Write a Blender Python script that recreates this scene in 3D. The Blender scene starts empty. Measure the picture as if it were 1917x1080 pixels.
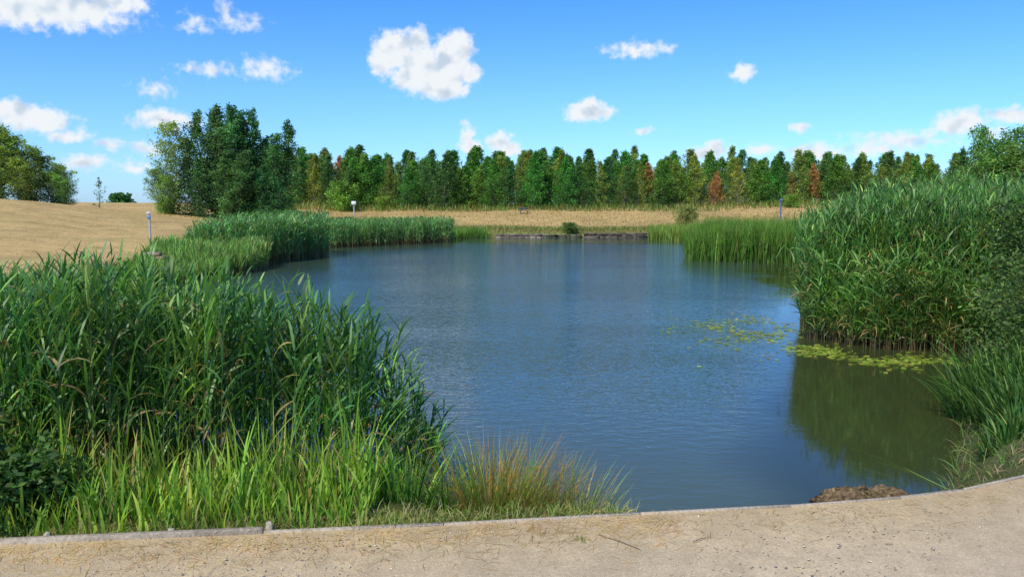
import bpy, math, numpy as np
from mathutils import Vector
rng=np.random.default_rng(11)
scene=bpy.context.scene
COL=scene.collection
def U(a,b,n=None): return rng.uniform(a,b,n)
def lin(*c): return np.array(c,dtype=float)

# ---------------------------------------------------------------- mesh helpers
def make_mesh(name,V,Q,C=None,smooth=False):
    V=np.asarray(V,dtype=np.float32).reshape(-1,3); Q=np.asarray(Q,dtype=np.int32)
    k=Q.shape[1]; m=len(Q)
    me=bpy.data.meshes.new(name)
    me.vertices.add(len(V)); me.vertices.foreach_set('co',V.ravel())
    me.loops.add(m*k); me.loops.foreach_set('vertex_index',Q.ravel())
    me.polygons.add(m); me.polygons.foreach_set('loop_start',np.arange(m,dtype=np.int32)*k)
    if smooth: me.polygons.foreach_set('use_smooth',np.ones(m,dtype=bool))
    if C is not None:
        C=np.asarray(C,dtype=np.float32).reshape(-1,3)
        a=me.color_attributes.new('Col','FLOAT_COLOR','POINT')
        a.data.foreach_set('color',np.concatenate([C,np.ones((len(C),1),np.float32)],1).ravel())
    me.update(calc_edges=True)
    return me
def add_obj(name,data,mat=None,parent=None,loc=None):
    if mat is not None and data is not None and len(data.materials)==0: data.materials.append(mat)
    o=bpy.data.objects.new(name,data); COL.objects.link(o)
    if parent: o.parent=parent
    if loc is not None: o.location=loc
    return o
def tag(o,label=None,category=None,kind=None,group=None):
    if label: o["label"]=label
    if category: o["category"]=category
    if kind: o["kind"]=kind
    if group: o["group"]=group
    return o
def join(parts):
    Vs,Qs,Cs=[],[],[]; off=0
    for V,Q,C in parts:
        V=V.reshape(-1,3); Vs.append(V); Qs.append(Q+off); Cs.append(C.reshape(-1,3)); off+=len(V)
    return np.concatenate(Vs),np.concatenate(Qs),np.concatenate(Cs)
def ribbons(c,side,w,col):
    n,S,_=c.shape
    V=np.stack([c-side*w[...,None],c+side*w[...,None]],2)
    C=np.repeat(col[:,:,None,:],2,2)
    i=(np.arange(n)*S*2)[:,None]+(np.arange(S-1)*2)[None,:]
    Q=np.stack([i,i+1,i+3,i+2],-1).reshape(-1,4)
    return V.reshape(-1,3),Q,C.reshape(-1,3)
def leafprof(t): 
    p=(t+.06)**.45*(1-t)**.75; return p/p.max()
def bladeprof(t): return (1-t)**.55*(.75+.25*np.minimum(1,t*4))
def strips(base,az,el,L,W,droop,S,cb,ct,prof=bladeprof,roll=None,p=1.2):
    n=len(L); t=np.linspace(0,1,S+1); tm=(t[:-1]+t[1:])/2
    e=el[:,None]-droop[:,None]*tm[None]**p
    ca,sa=np.cos(az)[:,None],np.sin(az)[:,None]
    d=np.stack([np.cos(e)*ca,np.cos(e)*sa,np.sin(e)],-1)*(L/S)[:,None,None]
    c=np.concatenate([np.zeros((n,1,3)),np.cumsum(d,1)],1)+base[:,None,:]
    e2=el[:,None]-droop[:,None]*t[None]**p
    if roll is None: roll=U(-.9,.9,n)
    r=roll[:,None]
    s0=np.stack([-sa+0*e2,ca+0*e2,0*e2],-1)
    n0=np.stack([-np.sin(e2)*ca,-np.sin(e2)*sa,np.cos(e2)],-1)
    side=np.cos(r)[...,None]*s0+np.sin(r)[...,None]*n0
    w=W[:,None]*prof(t)[None]/2
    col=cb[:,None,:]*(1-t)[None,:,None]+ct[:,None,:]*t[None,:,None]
    return ribbons(c,side,w,col)
def cols(base,n,var=.25,hue=.12):
    base=np.asarray(base,float)
    v=np.exp(rng.normal(0,var,(n,1)))
    h=np.exp(rng.normal(0,hue,(n,3)))
    return np.clip(base*v*h,0,.8)
def pickcols(opts,probs,n,var=.2,hue=.08):
    probs=np.array(probs,float); probs/=probs.sum()
    idx=rng.choice(len(opts),n,p=probs)
    return cols(np.array(opts)[idx],n,var,hue)
def in_poly(poly,x,y):
    poly=np.array(poly); ins=np.zeros(len(x),bool); j=len(poly)-1
    for i in range(len(poly)):
        xi,yi=poly[i]; xj,yj=poly[j]
        c=((yi>y)!=(yj>y))&(x<(xj-xi)*(y-yi)/(yj-yi+1e-12)+xi)
        ins^=c; j=i
    return ins
def sample_poly(poly,n):
    p=np.array(poly); lo=p.min(0); hi=p.max(0); out=np.zeros((0,2))
    while len(out)<n:
        q=rng.uniform(lo,hi,(n*2,2)); q=q[in_poly(poly,q[:,0],q[:,1])]; out=np.concatenate([out,q])
    return out[:n]
def sdist(poly,x,y):
    P=np.array(poly,float); d=np.full(x.shape,1e9)
    for i in range(len(P)):
        a=P[i]; b=P[(i+1)%len(P)]; ab=b-a
        t=np.clip(((x-a[0])*ab[0]+(y-a[1])*ab[1])/(ab@ab),0,1)
        d=np.minimum(d,np.hypot(x-a[0]-t*ab[0],y-a[1]-t*ab[1]))
    ins=in_poly(poly,x.ravel(),y.ravel()).reshape(x.shape)
    return np.where(ins,-d,d)
def S(t):
    t=np.clip(t,0,1); return t*t*(3-2*t)
def tube(pts,rad,sides=6,col=(.1,.08,.06)):
    pts=np.array(pts,float); n=len(pts); V=[];Q=[]
    for i in range(n):
        d=pts[min(i+1,n-1)]-pts[max(i-1,0)]; d/=np.linalg.norm(d)+1e-9
        a=np.cross(d,[0,0,1] if abs(d[2])<.9 else [1,0,0]); a/=np.linalg.norm(a); b=np.cross(d,a)
        for k in range(sides):
            th=2*math.pi*k/sides; V.append(pts[i]+rad[i]*(math.cos(th)*a+math.sin(th)*b))
    for i in range(n-1):
        for k in range(sides):
            k2=(k+1)%sides; Q.append([i*sides+k,i*sides+k2,(i+1)*sides+k2,(i+1)*sides+k])
    return np.array(V),np.array(Q),np.tile(np.array(col,float),(len(V),1))
def box(cx,cy,cz,sx,sy,sz,rot=0,bev=.1,col=(.3,.3,.3),jit=0):
    b=bev*min(sx,sy,sz)
    def ring(x,y,z):
        return [(-x+b,-y,z),(x-b,-y,z),(x,-y+b,z),(x,y-b,z),(x-b,y,z),(-x+b,y,z),(-x,y-b,z),(-x,-y+b,z)]
    hx,hy,hz=sx/2,sy/2,sz/2
    V=ring(hx-b,hy-b,-hz)+ring(hx,hy,-hz+b)+ring(hx,hy,hz-b)+ring(hx-b,hy-b,hz)
    V=np.array(V,float)
    if jit: V+=rng.normal(0,jit,V.shape)
    Q=[]
    for r in range(3):
        for k in range(8):
            k2=(k+1)%8; Q.append([r*8+k,r*8+k2,(r+1)*8+k2,(r+1)*8+k])
    for r,flip in((0,True),(24,False)):
        f=[[r,r+1,r+2,r+3],[r,r+3,r+4,r+7],[r+7,r+4,r+5,r+6]]
        Q+= [q[::-1] for q in f] if flip else f
    c,s=math.cos(rot),math.sin(rot)
    X=V[:,0]*c-V[:,1]*s+cx; Y=V[:,0]*s+V[:,1]*c+cy
    V=np.stack([X,Y,V[:,2]+cz],1)
    return V,np.array(Q),np.tile(np.array(col,float),(len(V),1))

# ---------------------------------------------------------------- materials
def base_mat(name):
    m=bpy.data.materials.new(name); m.use_nodes=True; nt=m.node_tree
    return m,nt,nt.nodes,nt.links,nt.nodes['Principled BSDF'],nt.nodes['Material Output']
def foliage(name,transl=.35,rough=.5,spec=.35,rand=.0,nscale=3.0,tcol=(1.5,1.45,.6)):
    m,nt,N,L,P,O=base_mat(name)
    at=N.new('ShaderNodeAttribute'); at.attribute_name='Col'
    geo=N.new('ShaderNodeNewGeometry')
    no=N.new('ShaderNodeTexNoise'); no.inputs['Scale'].default_value=nscale; no.inputs['Detail'].default_value=1
    L.new(geo.outputs['Position'],no.inputs['Vector'])
    mr=N.new('ShaderNodeMapRange'); mr.inputs['From Min'].default_value=.3; mr.inputs['From Max'].default_value=.7
    mr.inputs['To Min'].default_value=.75; mr.inputs['To Max'].default_value=1.3
    L.new(no.outputs['Fac'],mr.inputs['Value'])
    hs=N.new('ShaderNodeHueSaturation'); L.new(at.outputs['Color'],hs.inputs['Color']); 
    if rand>0:
        oi=N.new('ShaderNodeObjectInfo')
        m2=N.new('ShaderNodeMapRange'); m2.inputs['To Min'].default_value=.5-rand*.08; m2.inputs['To Max'].default_value=.5+rand*.06
        L.new(oi.outputs['Random'],m2.inputs['Value']); L.new(m2.outputs['Result'],hs.inputs['Hue'])
    L.new(mr.outputs['Result'],hs.inputs['Value'])
    L.new(hs.outputs['Color'],P.inputs['Base Color'])
    P.inputs['Roughness'].default_value=rough; P.inputs['Specular IOR Level'].default_value=spec
    tr=N.new('ShaderNodeBsdfTranslucent'); mc=N.new('ShaderNodeMix'); mc.data_type='RGBA'; mc.blend_type='MULTIPLY'; mc.inputs[0].default_value=1
    L.new(hs.outputs['Color'],mc.inputs[6]); mc.inputs[7].default_value=(*tcol,1)
    L.new(mc.outputs[2],tr.inputs['Color'])
    mx=N.new('ShaderNodeMixShader'); mx.inputs[0].default_value=transl
    L.new(P.outputs[0],mx.inputs[1]); L.new(tr.outputs[0],mx.inputs[2]); L.new(mx.outputs[0],O.inputs['Surface'])
    return m
def attr_mat(name,rough=.85,scales=((1.5,.3),(14,.3),(90,.3)),bump=.3,bscale=40,spec=.2,bdist=.02):
    m,nt,N,L,P,O=base_mat(name)
    at=N.new('ShaderNodeAttribute'); at.attribute_name='Col'
    geo=N.new('ShaderNodeNewGeometry'); cur=at.outputs['Color']
    for s,a in scales:
        no=N.new('ShaderNodeTexNoise'); no.inputs['Scale'].default_value=s; no.inputs['Detail'].default_value=4
        no.inputs['Roughness'].default_value=.6
        L.new(geo.outputs['Position'],no.inputs['Vector'])
        mr=N.new('ShaderNodeMapRange'); mr.inputs['From Min'].default_value=.32; mr.inputs['From Max'].default_value=.68
        mr.inputs['To Min'].default_value=1-a; mr.inputs['To Max'].default_value=1+a
        L.new(no.outputs['Fac'],mr.inputs['Value'])
        vm=N.new('ShaderNodeVectorMath'); vm.operation='SCALE'; L.new(cur,vm.inputs[0]); L.new(mr.outputs['Result'],vm.inputs['Scale'])
        cur=vm.outputs[0]
    L.new(cur,P.inputs['Base Color']); P.inputs['Roughness'].default_value=rough; P.inputs['Specular IOR Level'].default_value=spec
    nb=N.new('ShaderNodeTexNoise'); nb.inputs['Scale'].default_value=bscale; nb.inputs['Detail'].default_value=5
    L.new(geo.outputs['Position'],nb.inputs['Vector'])
    b=N.new('ShaderNodeBump'); b.inputs['Strength'].default_value=bump; b.inputs['Distance'].default_value=bdist
    L.new(nb.outputs['Fac'],b.inputs['Height']); L.new(b.outputs[0],P.inputs['Normal'])
    return m
M_reed=foliage('reed_leaf',.35,.45,.4,nscale=1.3)
M_grass=foliage('grass_blade',.4,.5,.3,nscale=2)
M_tree=foliage('tree_leaf',.4,.55,.25,rand=.35,nscale=.7)
M_bark=attr_mat('bark',.9,((6,.3),(40,.3)),.6,30)
M_ground=attr_mat('ground_dry_grass',.95,((.12,.14),(.8,.18),(6,.2),(45,.25)),.6,30,spec=.05)
M_path=attr_mat('path_gravel',.95,((.9,.10),(7,.11),(60,.15),(220,.24)),.7,150,bdist=.009,spec=.1)
M_stone=attr_mat('stone',.9,((3,.2),(25,.3)),.5,30)
M_wood=attr_mat('weathered_wood',.85,((3,.2),(50,.25)),.5,60)
M_metal=attr_mat('painted_metal',.45,((8,.08),),.05,40,spec=.5)
M_mud=attr_mat('mud',.9,((5,.35),(40,.4)),1.0,30,spec=.1,bdist=.04)

# ---------------------------------------------------------------- terrain
POND=[(-9,6.4),(-5,6.1),(-2.7,5.7),(-1.4,5.3),(-.6,4.95),(0,4.87),(.6,4.85),(1.2,4.75),(2.0,4.85),(2.7,5.15),(3.3,5.8),(3.9,6.8),(4.9,8.4),(6.2,10),(9,12),(12,16),
      (12.5,24),(12,32),(13.5,40),(12.5,47),(8,47.8),(-3,47.8),(-7,45.5),(-10.4,39.5),(-11.4,33),(-11.0,29),(-10.6,25),(-9.6,21.5),(-10.2,17),(-10.5,12),(-10,7.5)]
def land(x,y):
    z=.42+0*x
    z=z+1.30*S((y-48)/24)
    z=z+1.85*np.exp(-(np.minimum(0,x+32)/16.)**2-(np.maximum(0,x+32)/12.)**2-((y-42)/14.)**2)
    z=z+.35*S((x-12)/12)*S((y-38)/22)
    z=z+.25*S((-x-12)/10)*S((y-15)/10)
    z=z-.028*np.maximum(0,np.hypot(x,y-28)-60)
    z=z+S((y-14)/10)*.03*(np.sin(x*.7+y*.31)+np.sin(y*.53-x*.23))
    return z
def terrain(x,y):
    x=np.asarray(x,float); y=np.asarray(y,float)
    sd=sdist(POND,x,y)
    wd=.40+2.0*S((y-7)/5)*(1-S((y-44)/3))+.8*S((-.8-x)/1.5)*(y<9)
    up=np.clip(np.where(sd<wd,S(.5*sd/wd)*2,1),0,1)
    return np.where(sd>0,land(x,y)*up,-np.minimum(1.2,-sd*.55)), sd
def zt(x,y): return terrain(x,y)[0]
def z1(x,y): return float(zt(np.array([x]),np.array([y]))[0])
def axis(lo,hi,n,c,k):
    t=np.linspace(np.arcsinh((lo-c)/k),np.arcsinh((hi-c)/k),n); return c+k*np.sinh(t)
gx=axis(-2500,2500,420,0,6.); gy=axis(-600,3500,460,7,5.)
GX,GY=np.meshgrid(gx,gy)
GZ,SD=terrain(GX,GY)
n1=np.sin(GX*.9+np.sin(GY*.7)*2)*np.sin(GY*.8+np.sin(GX*.5)*2)
dry=lin(.44,.305,.125); green=lin(.14,.18,.045); soil=lin(.11,.09,.045); woods=lin(.09,.10,.035)
C=np.tile(dry,GX.shape+(1,))
def mixc(C,c,f): f=np.clip(f,0,1)[...,None]; return C*(1-f)+c*f
C=mixc(C,lin(.34,.265,.10),S((n1+.1))*.35)
C=mixc(C,green,(1-S((SD-.5)/1.6))*.85)
C=mixc(C,soil,(1-S(SD/.35)))
C=mixc(C,woods,S((GY-66)/5)*.8*S((GX+28)/4))
C=mixc(C,lin(.14,.16,.06),S((GY-120)/60))
C=mixc(C,lin(.05,.05,.025),(SD<-.1)*1.)
C=mixc(C,lin(.07,.08,.03),(GY<9)*(SD>0)*.8)
ny,nx=GX.shape
idx=np.arange(nx*ny).reshape(ny,nx)
Q=np.stack([idx[:-1,:-1],idx[:-1,1:],idx[1:,1:],idx[1:,:-1]],-1).reshape(-1,4)
g=add_obj('ground',make_mesh('ground',np.stack([GX,GY,GZ],-1),Q,C,True),M_ground); tag(g,kind='structure')

# ---------------------------------------------------------------- water
def water_mat():
    m,nt,N,L,P,O=base_mat('pond_water')
    geo=N.new('ShaderNodeNewGeometry')
    sep=N.new('ShaderNodeSeparateXYZ'); L.new(geo.outputs['Position'],sep.inputs[0])
    def noise(sx,sy,rot,sc,det,rg=.5):
        mp=N.new('ShaderNodeMapping'); mp.inputs['Scale'].default_value=(sx,sy,1); mp.inputs['Rotation'].default_value=(0,0,rot)
        L.new(geo.outputs['Position'],mp.inputs['Vector'])
        no=N.new('ShaderNodeTexNoise'); no.inputs['Scale'].default_value=sc; no.inputs['Detail'].default_value=det; no.inputs['Roughness'].default_value=rg
        no.inputs['Distortion'].default_value=.3
        L.new(mp.outputs[0],no.inputs['Vector']); return no.outputs['Fac']
    def math_(op,a,b=None,c=None):
        k=N.new('ShaderNodeMath'); k.operation=op
        for i,v in enumerate((a,b,c)):
            if v is None: continue
            if isinstance(v,(int,float)): k.inputs[i].default_value=v
            else: L.new(v,k.inputs[i])
        return k.outputs[0]
    def mrange(v,a,b,c,d):
        k=N.new('ShaderNodeMapRange'); k.interpolation_type='SMOOTHSTEP'; L.new(v,k.inputs[0])
        for i,q in enumerate((a,b,c,d)): k.inputs[i+1].default_value=q
        return k.outputs[0]
    def mixcol(f,a,b):
        k=N.new('ShaderNodeMix'); k.data_type='RGBA'; L.new(f,k.inputs[0])
        for i,v in ((6,a),(7,b)):
            if isinstance(v,tuple): k.inputs[i].default_value=v
            else: L.new(v,k.inputs[i])
        return k.outputs[2]
    h=math_('ADD',math_('MULTIPLY',noise(.55,1.2,.15,7.5,2),.32),math_('MULTIPLY',noise(.6,1.2,-.2,18,2),.18))
    edge=math_('SUBTRACT',sep.outputs['X'],math_('MULTIPLY',sep.outputs['Y'],.30))
    wob=math_('MULTIPLY',math_('SUBTRACT',noise(1,1,0,.5,2),.5),2.0)
    calm=mrange(math_('ADD',edge,wob),-.6,.8,1.0,.09)
    near=mrange(math_('ADD',sep.outputs['Y'],wob),5.2,12,.2,1.0)
    gust=mrange(noise(.35,1.0,.1,.35,3),.38,.6,.7,1.1)
    farc=mrange(math_('ADD',sep.outputs['Y'],wob),38,45,1.0,.2)
    st=math_('MULTIPLY',math_('MULTIPLY',calm,near),math_('MULTIPLY',gust,farc))
    b=N.new('ShaderNodeBump'); b.inputs['Distance'].default_value=.055; L.new(st,b.inputs['Strength']); L.new(h,b.inputs['Height'])
    L.new(b.outputs[0],P.inputs['Normal'])
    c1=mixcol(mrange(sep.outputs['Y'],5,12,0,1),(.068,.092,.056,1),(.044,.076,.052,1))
    c2=mixcol(mrange(math_('ADD',edge,wob),-.5,.7,0,1),c1,(.036,.046,.015,1))  # olive-green reflection of the right-hand reeds painted into the water's base colour
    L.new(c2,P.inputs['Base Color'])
    P.inputs['Roughness'].default_value=.05; P.inputs['IOR'].default_value=1.38; P.inputs['Specular IOR Level'].default_value=.5
    return m
M_water=water_mat()
wv=np.array([(-15,4.4,0),(15,4.4,0),(15,48.6,0),(-15,48.6,0)],float)
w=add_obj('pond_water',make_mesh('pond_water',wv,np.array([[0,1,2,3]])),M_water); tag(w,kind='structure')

# ---------------------------------------------------------------- path + timber edging
EDGE=[(-14,2.9),(-6,3.55),(-2.62,3.90),(-.37,4.14),(.72,4.29),(1.6,4.40),(2.30,4.53),(2.75,4.66),(3.25,4.89),(5,5.9),(9,9.2),(16,15)]
ED=np.array(EDGE)
ex=np.concatenate([np.linspace(ED[i,0],ED[i+1,0],12,endpoint=False) for i in range(len(ED)-1)]+[[16]])
ey=np.interp(ex,ED[:,0],ED[:,1])
def edge_y(x): return np.interp(x,ED[:,0],ED[:,1])
rows=[]
for k,t in enumerate([0,.02,.06,.15,.3,.5,.8,1]):
    yy=ey*(1-t)+(-12)*t
    zz=.45+0*yy
    if k==0: yy=yy+.01
    zz=zz+.008*np.sin(ex*2.1+k)*(k>0)
    rows.append(np.stack([ex,yy,zz],1))
R=np.array(rows); a,bn=R.shape[:2]; idx=np.arange(a*bn).reshape(a,bn)
Q=np.stack([idx[1:,:-1],idx[1:,1:],idx[:-1,1:],idx[:-1,:-1]],-1).reshape(-1,4)
PC=np.tile(lin(.475,.37,.24),(a*bn,1)); PC[:bn]=lin(.46,.34,.185); PC[bn:2*bn]=lin(.48,.365,.215)
p=add_obj('path',make_mesh('path',R,Q,PC,True),M_path); tag(p,kind='structure')
def board(x0,y0,x1,y1,h,th=.03,top=.485,colr=(.36,.30,.22)):
    Ln=math.hypot(x1-x0,y1-y0); rot=math.atan2(y1-y0,x1-x0)
    return box((x0+x1)/2,(y0+y1)/2,top-h/2,Ln-.006,th,h,rot,.12,np.array(colr)*U(.85,1.12),.0012)
edging=bpy.data.objects.new('wooden_edging',None); COL.objects.link(edging)
tag(edging,'low weathered timber edging boards between gravel path and pond bank','edging')
xs=[-7.2,-5.0,-3.0,-1.32,-.37,.72,1.6,2.30,2.75,3.25,4.2,5.4]
for i in range(len(xs)-1):
    x0,x1=xs[i],xs[i+1]; y0,y1=edge_y(x0)+.02,edge_y(x1)+.02
    top=.478 if x1<-1 else .460
    V,Qq,Cc=board(x0,y0,x1,y1,.16,top=top,th=.036 if x1<-1 else .022)
    add_obj('board',make_mesh('board',V,Qq,Cc),M_wood,edging)
for x,t in ((-3.0,.483),(-2.42,.483),(-1.80,.478),(-1.30,.492),(-4.2,.483)):
    V,Qq,Cc=box(x,edge_y(x)+.060,t-.1,.035,.03,.20,.1,.2,lin(.34,.29,.22)*U(.9,1.2),.003)
    add_obj('stake',make_mesh('stake',V,Qq,Cc),M_wood,edging)

def stones(n,xr,yr,smin,smax,colb):
    P=np.stack([U(*xr,n),U(*yr,n)],1); P=P[P[:,1]<edge_y(P[:,0])-.02]; n=len(P)
    s=smin+(smax-smin)*rng.power(.3,n)
    octv=np.array([(1,0,0),(0,1,0),(-1,0,0),(0,-1,0),(0,0,.7),(0,0,-.5)],float)
    V=octv[None]*(1+rng.normal(0,.18,(n,6,3)))+rng.normal(0,.18,(n,6,3))
    th=U(0,6.28,n); c,si=np.cos(th)[:,None],np.sin(th)[:,None]
    X=(V[...,0]*c-V[...,1]*si)*s[:,None]+P[:,0:1]; Y=(V[...,0]*si+V[...,1]*c)*s[:,None]*.8+P[:,1:2]
    Z=V[...,2]*s[:,None]*.7+.452
    V=np.stack([X,Y,Z],-1)
    f=np.array([(0,1,4),(1,2,4),(2,3,4),(3,0,4),(1,0,5),(2,1,5),(3,2,5),(0,3,5)])
    Q=(np.arange(n)*6)[:,None,None]+f[None]
    C=np.repeat(cols(colb,n,.20,.04)[:,None],6,1)
    return V,Q.reshape(-1,3),C
V,Qq,Cc=stones(16000,(-3.2,4.2),(2.9,5.2),.0015,.009,(.45,.37,.26))
tag(add_obj('gravel',make_mesh('gravel',V,Qq,Cc),M_stone),'loose pale gravel scattered on the path','gravel','stuff')
n=2300
sx=np.concatenate([U(-3.2,.9,n-400),U(.5,3.6,400)]); sy=edge_y(sx)-.03-np.abs(rng.normal(0,.20,n))
base=np.stack([sx,sy,np.full(n,.459)],1)
V,Qq,Cc=strips(base,U(0,6.28,n),U(0,.06,n),U(.03,.14,n),U(.002,.004,n),U(-.05,.1,n),3,cols((.55,.40,.19),n,.2),cols((.55,.42,.2),n,.2),roll=U(-.2,.2,n))
tag(add_obj('straw_litter',make_mesh('straw',V,Qq,Cc),M_grass),'dry straw and dead grass lying on the path','straw','stuff')
for (x,y,L_,a_) in ((.55,3.92,.26,-.75),(.98,3.95,.12,.5)):
    dx,dy=math.cos(a_)*L_/2,math.sin(a_)*L_/2
    V,Qq,Cc=tube([(x-dx,y-dy,.461),(x,y+.008,.463),(x+dx,y+dy,.460)],[.002,.0028,.0015],6,(.24,.17,.11))
    tag(add_obj('twig',make_mesh('twig',V,Qq,Cc,True),M_bark),'thin dry brown twig lying on the gravel','twig')

# ---------------------------------------------------------------- reeds
def reed_bed(name,label,pts,z0,H,nleaf,lfL,lfW,greens,probs,wind=(.0,.3),S_leaf=5,stemw=.008,lean=.10,low=.25,dead=.12,brown=(.20,.15,.07),droop=(.3,1.2),cross=False,leanbias=(0,0),elr=(.85,1.3)):
    n=len(pts); base=np.column_stack([pts,z0])
    lv=rng.normal(0,lean,(n,2))+np.array(leanbias)[None]
    parts=[]
    t=np.linspace(0,1,6)
    c=np.stack([base[:,0,None]+lv[:,0,None]*H[:,None]*t**1.8,base[:,1,None]+lv[:,1,None]*H[:,None]*t**1.8,base[:,2,None]+H[:,None]*t*(1-.04*t)],-1)
    gc=pickcols(greens,probs,n,.22,.08)
    bc=cols(brown,n,.25,.06)
    f=S((t-.12)/.45)[None,:,None]
    scol=bc[:,None]*(1-f)+gc[:,None]*f*1.05
    wds=stemw*(1-.65*t)[None]*np.ones((n,1))/2
    th=U(0,3.14,n)
    for k in range(2 if cross else 1):
        sd=np.stack([np.cos(th+k*1.57),np.sin(th+k*1.57),0*th],-1)[:,None]*np.ones((1,6,1))
        parts.append(ribbons(c,sd,wds,scol))
    m=n*nleaf
    si=np.repeat(np.arange(n),nleaf)
    fr=np.tile(np.linspace(low,.985,nleaf),n)+rng.normal(0,.02,m); fr=np.clip(fr,.05,1)
    p0=np.stack([base[si,0]+lv[si,0]*H[si]*fr**1.8,base[si,1]+lv[si,1]*H[si]*fr**1.8,base[si,2]+H[si]*fr*(1-.04*fr)],-1)
    side=np.tile(np.arange(nleaf)%2,n)
    az=th[si]+side*math.pi+rng.normal(0,.6,m)
    vx=np.cos(az)+wind[0]; vy=np.sin(az)+wind[1]; az=np.arctan2(vy,vx)
    L=lfL*U(.6,1.25,m)*(1-.45*np.clip((fr-.85)/.15,0,1))*(.75+.25*np.clip(fr/.5,0,1))
    el=U(*elr,m); dr=U(*droop,m)*U(.6,1.3,m)
    W=lfW*U(.7,1.2,m)
    lc=gc[si]*np.exp(rng.normal(0,.22,(m,1)))
    isd=(rng.random(m)<dead*(1.9-1.9*fr)*1.2)
    lc[isd]=cols((.28,.21,.09),isd.sum(),.2)
    dr[isd]+=.9
    tip=lc*np.array([1.15,1.1,.9])
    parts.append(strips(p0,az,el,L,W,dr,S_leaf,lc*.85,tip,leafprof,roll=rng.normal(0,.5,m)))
    V,Q,C=join(parts)
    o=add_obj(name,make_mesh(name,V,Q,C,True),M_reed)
    return tag(o,label,'reeds','stuff')
GR=[(.070,.185,.045),(.105,.245,.050),(.052,.145,.045),(.19,.32,.065)]
poly=[(-7.5,5.0),(-4,4.9),(-2.2,4.92),(-.98,5.02),(-.90,5.35),(-1.05,5.7),(-1.6,6.1),(-3,6.8),(-5,7.8),(-8,8.2)]
pts=sample_poly(poly,2400)
x,y=pts.T
Hh=1.38+.25*S((-x/y-.15)/.24)-.065*(y-5.2)+.12*np.exp(-((x/y+.54)/.05)**2)
H=Hh*np.clip(rng.normal(1,.085,len(x)),.7,1.14)
H=H*(.93+.07*S((-.85-x)/.3))
reed_bed('reed_bed','dense bed of tall green common reeds beside the path',pts,np.full(len(x),-.05),H,15,.27,.0165,GR,[.4,.3,.15,.15],wind=(.35,-.1),cross=True,lean=.05,low=.38,leanbias=(.03,0),brown=(.42,.33,.16),droop=(.1,1.1),elr=(.9,1.38))
n=70
pts=np.column_stack([-1.0+.46*rng.random(n)**1.3,U(5.05,5.6,n)]); 
reed_bed('reed_clump','sparse reeds leaning out over the open water',pts,np.full(n,-.05),U(.95,1.42,n)*(1-.42*S((pts[:,0]+.95)/.4)),11,.22,.014,GR,[.3,.4,.1,.2],wind=(.5,0),cross=True,lean=.06,leanbias=(.07,0),brown=(.42,.33,.16),low=.32)
poly=[(4.75,12.7),(5.4,12.0),(6.7,11.5),(8.0,11.3),(10.5,12.4),(14,17),(13.5,24),(8.9,21.5),(6.7,17.6),(5.4,14.8)]
pts=sample_poly(poly,4400)
pts2=sample_poly([(4.75,12.9),(5.4,12.0),(6.7,11.5),(8.2,11.3),(8.6,12.2),(6.8,12.8),(5.9,13.6),(5.9,15.5),(7.0,17.6),(6.6,17.6),(5.4,14.8)],1400)
pts=np.concatenate([pts,pts2])
x,y=pts.T
u=x/y
H=(1.80+.62*S((u-.355)/.12))*(.88+.14*S((y-11)/4))*np.clip(rng.normal(1,.09,len(x)),.7,1.2)
reed_bed('reed_bed','tall thick stand of common reeds on the pond margin',pts,np.clip(zt(x,y),-.1,.5),H,13,.34,.021,[(.085,.21,.045),(.12,.26,.055),(.055,.15,.045),(.21,.34,.075)],[.35,.33,.17,.15],wind=(.1,-.2),lean=.06,low=.2,dead=.2,brown=(.24,.19,.09),S_leaf=4,stemw=.011,droop=(.2,1.2),elr=(.95,1.42))
n=240
px=U(4.7,6.8,n); pts=np.column_stack([px,np.interp(px,[4.7,5.4,6.8],[12.8,11.95,11.4])-U(0,.3,n)])
reed_bed('reed_clump','shorter reeds drooping over the water at the bed edge',pts,np.full(n,-.05),U(.6,1.6,n),10,.36,.021,[(.11,.24,.055),(.16,.29,.07)],[.5,.5],wind=(-.3,-.3),lean=.12,leanbias=(-.06,-.06),low=.2,S_leaf=4,stemw=.01,droop=(.5,1.6))
def far_bed(label,poly,n,h,greens,probs,leaf=.34,w=.030,hv=.07,nl=8,name='reed_bed',**k):
    pts=sample_poly(poly,n); x,y=pts.T
    H=h(x,y)*np.clip(rng.normal(1,hv,n),.6,1.15) if callable(h) else h*np.clip(rng.normal(1,hv,n),.6,1.15)
    return reed_bed(name,label,pts,np.clip(zt(x,y),-.05,.6),H,nl,leaf,w,greens,probs,S_leaf=3,stemw=.02,**k)
TEAL=[(.100,.25,.075),(.14,.31,.09),(.07,.18,.06),(.20,.34,.09)]
far_bed('rounded bed of blue-green reeds standing in the pond',[(-11.0,27.0),(-9.3,26.6),(-8.0,28.4),(-7.2,31.5),(-8,34),(-10.8,35),(-11.9,31.5)],3000,lambda x,y:1.10+.52*S((x+11.8)/2.0),TEAL,[.35,.35,.15,.15],low=.2,hv=.1)
far_bed('long low bed of blue-green reeds along the bank',[(-8.6,36.6),(-5.5,39.5),(-3.2,41.6),(-3.1,44),(-5,46),(-9,42.5),(-10.6,38.5)],2600,1.2,TEAL,[.35,.35,.15,.15],low=.2,hv=.1)
YG=[(.15,.30,.055),(.12,.25,.05),(.23,.34,.08)]
LOWP=[(-11.7,26.2),(-10.7,22.6),(-9.9,20.0),(-9.2,19.8),(-8.2,23.0),(-7.9,25.5),(-8.4,27.6),(-11.2,27.8)]
far_bed('fringe of low yellow-green reeds at the water edge',LOWP,3200,lambda x,y:.32+.50*S((y-21)/6),YG,[.4,.4,.2],leaf=.34,w=.022,hv=.22,nl=7,droop=(.0,.5),elr=(1.15,1.5))
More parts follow.
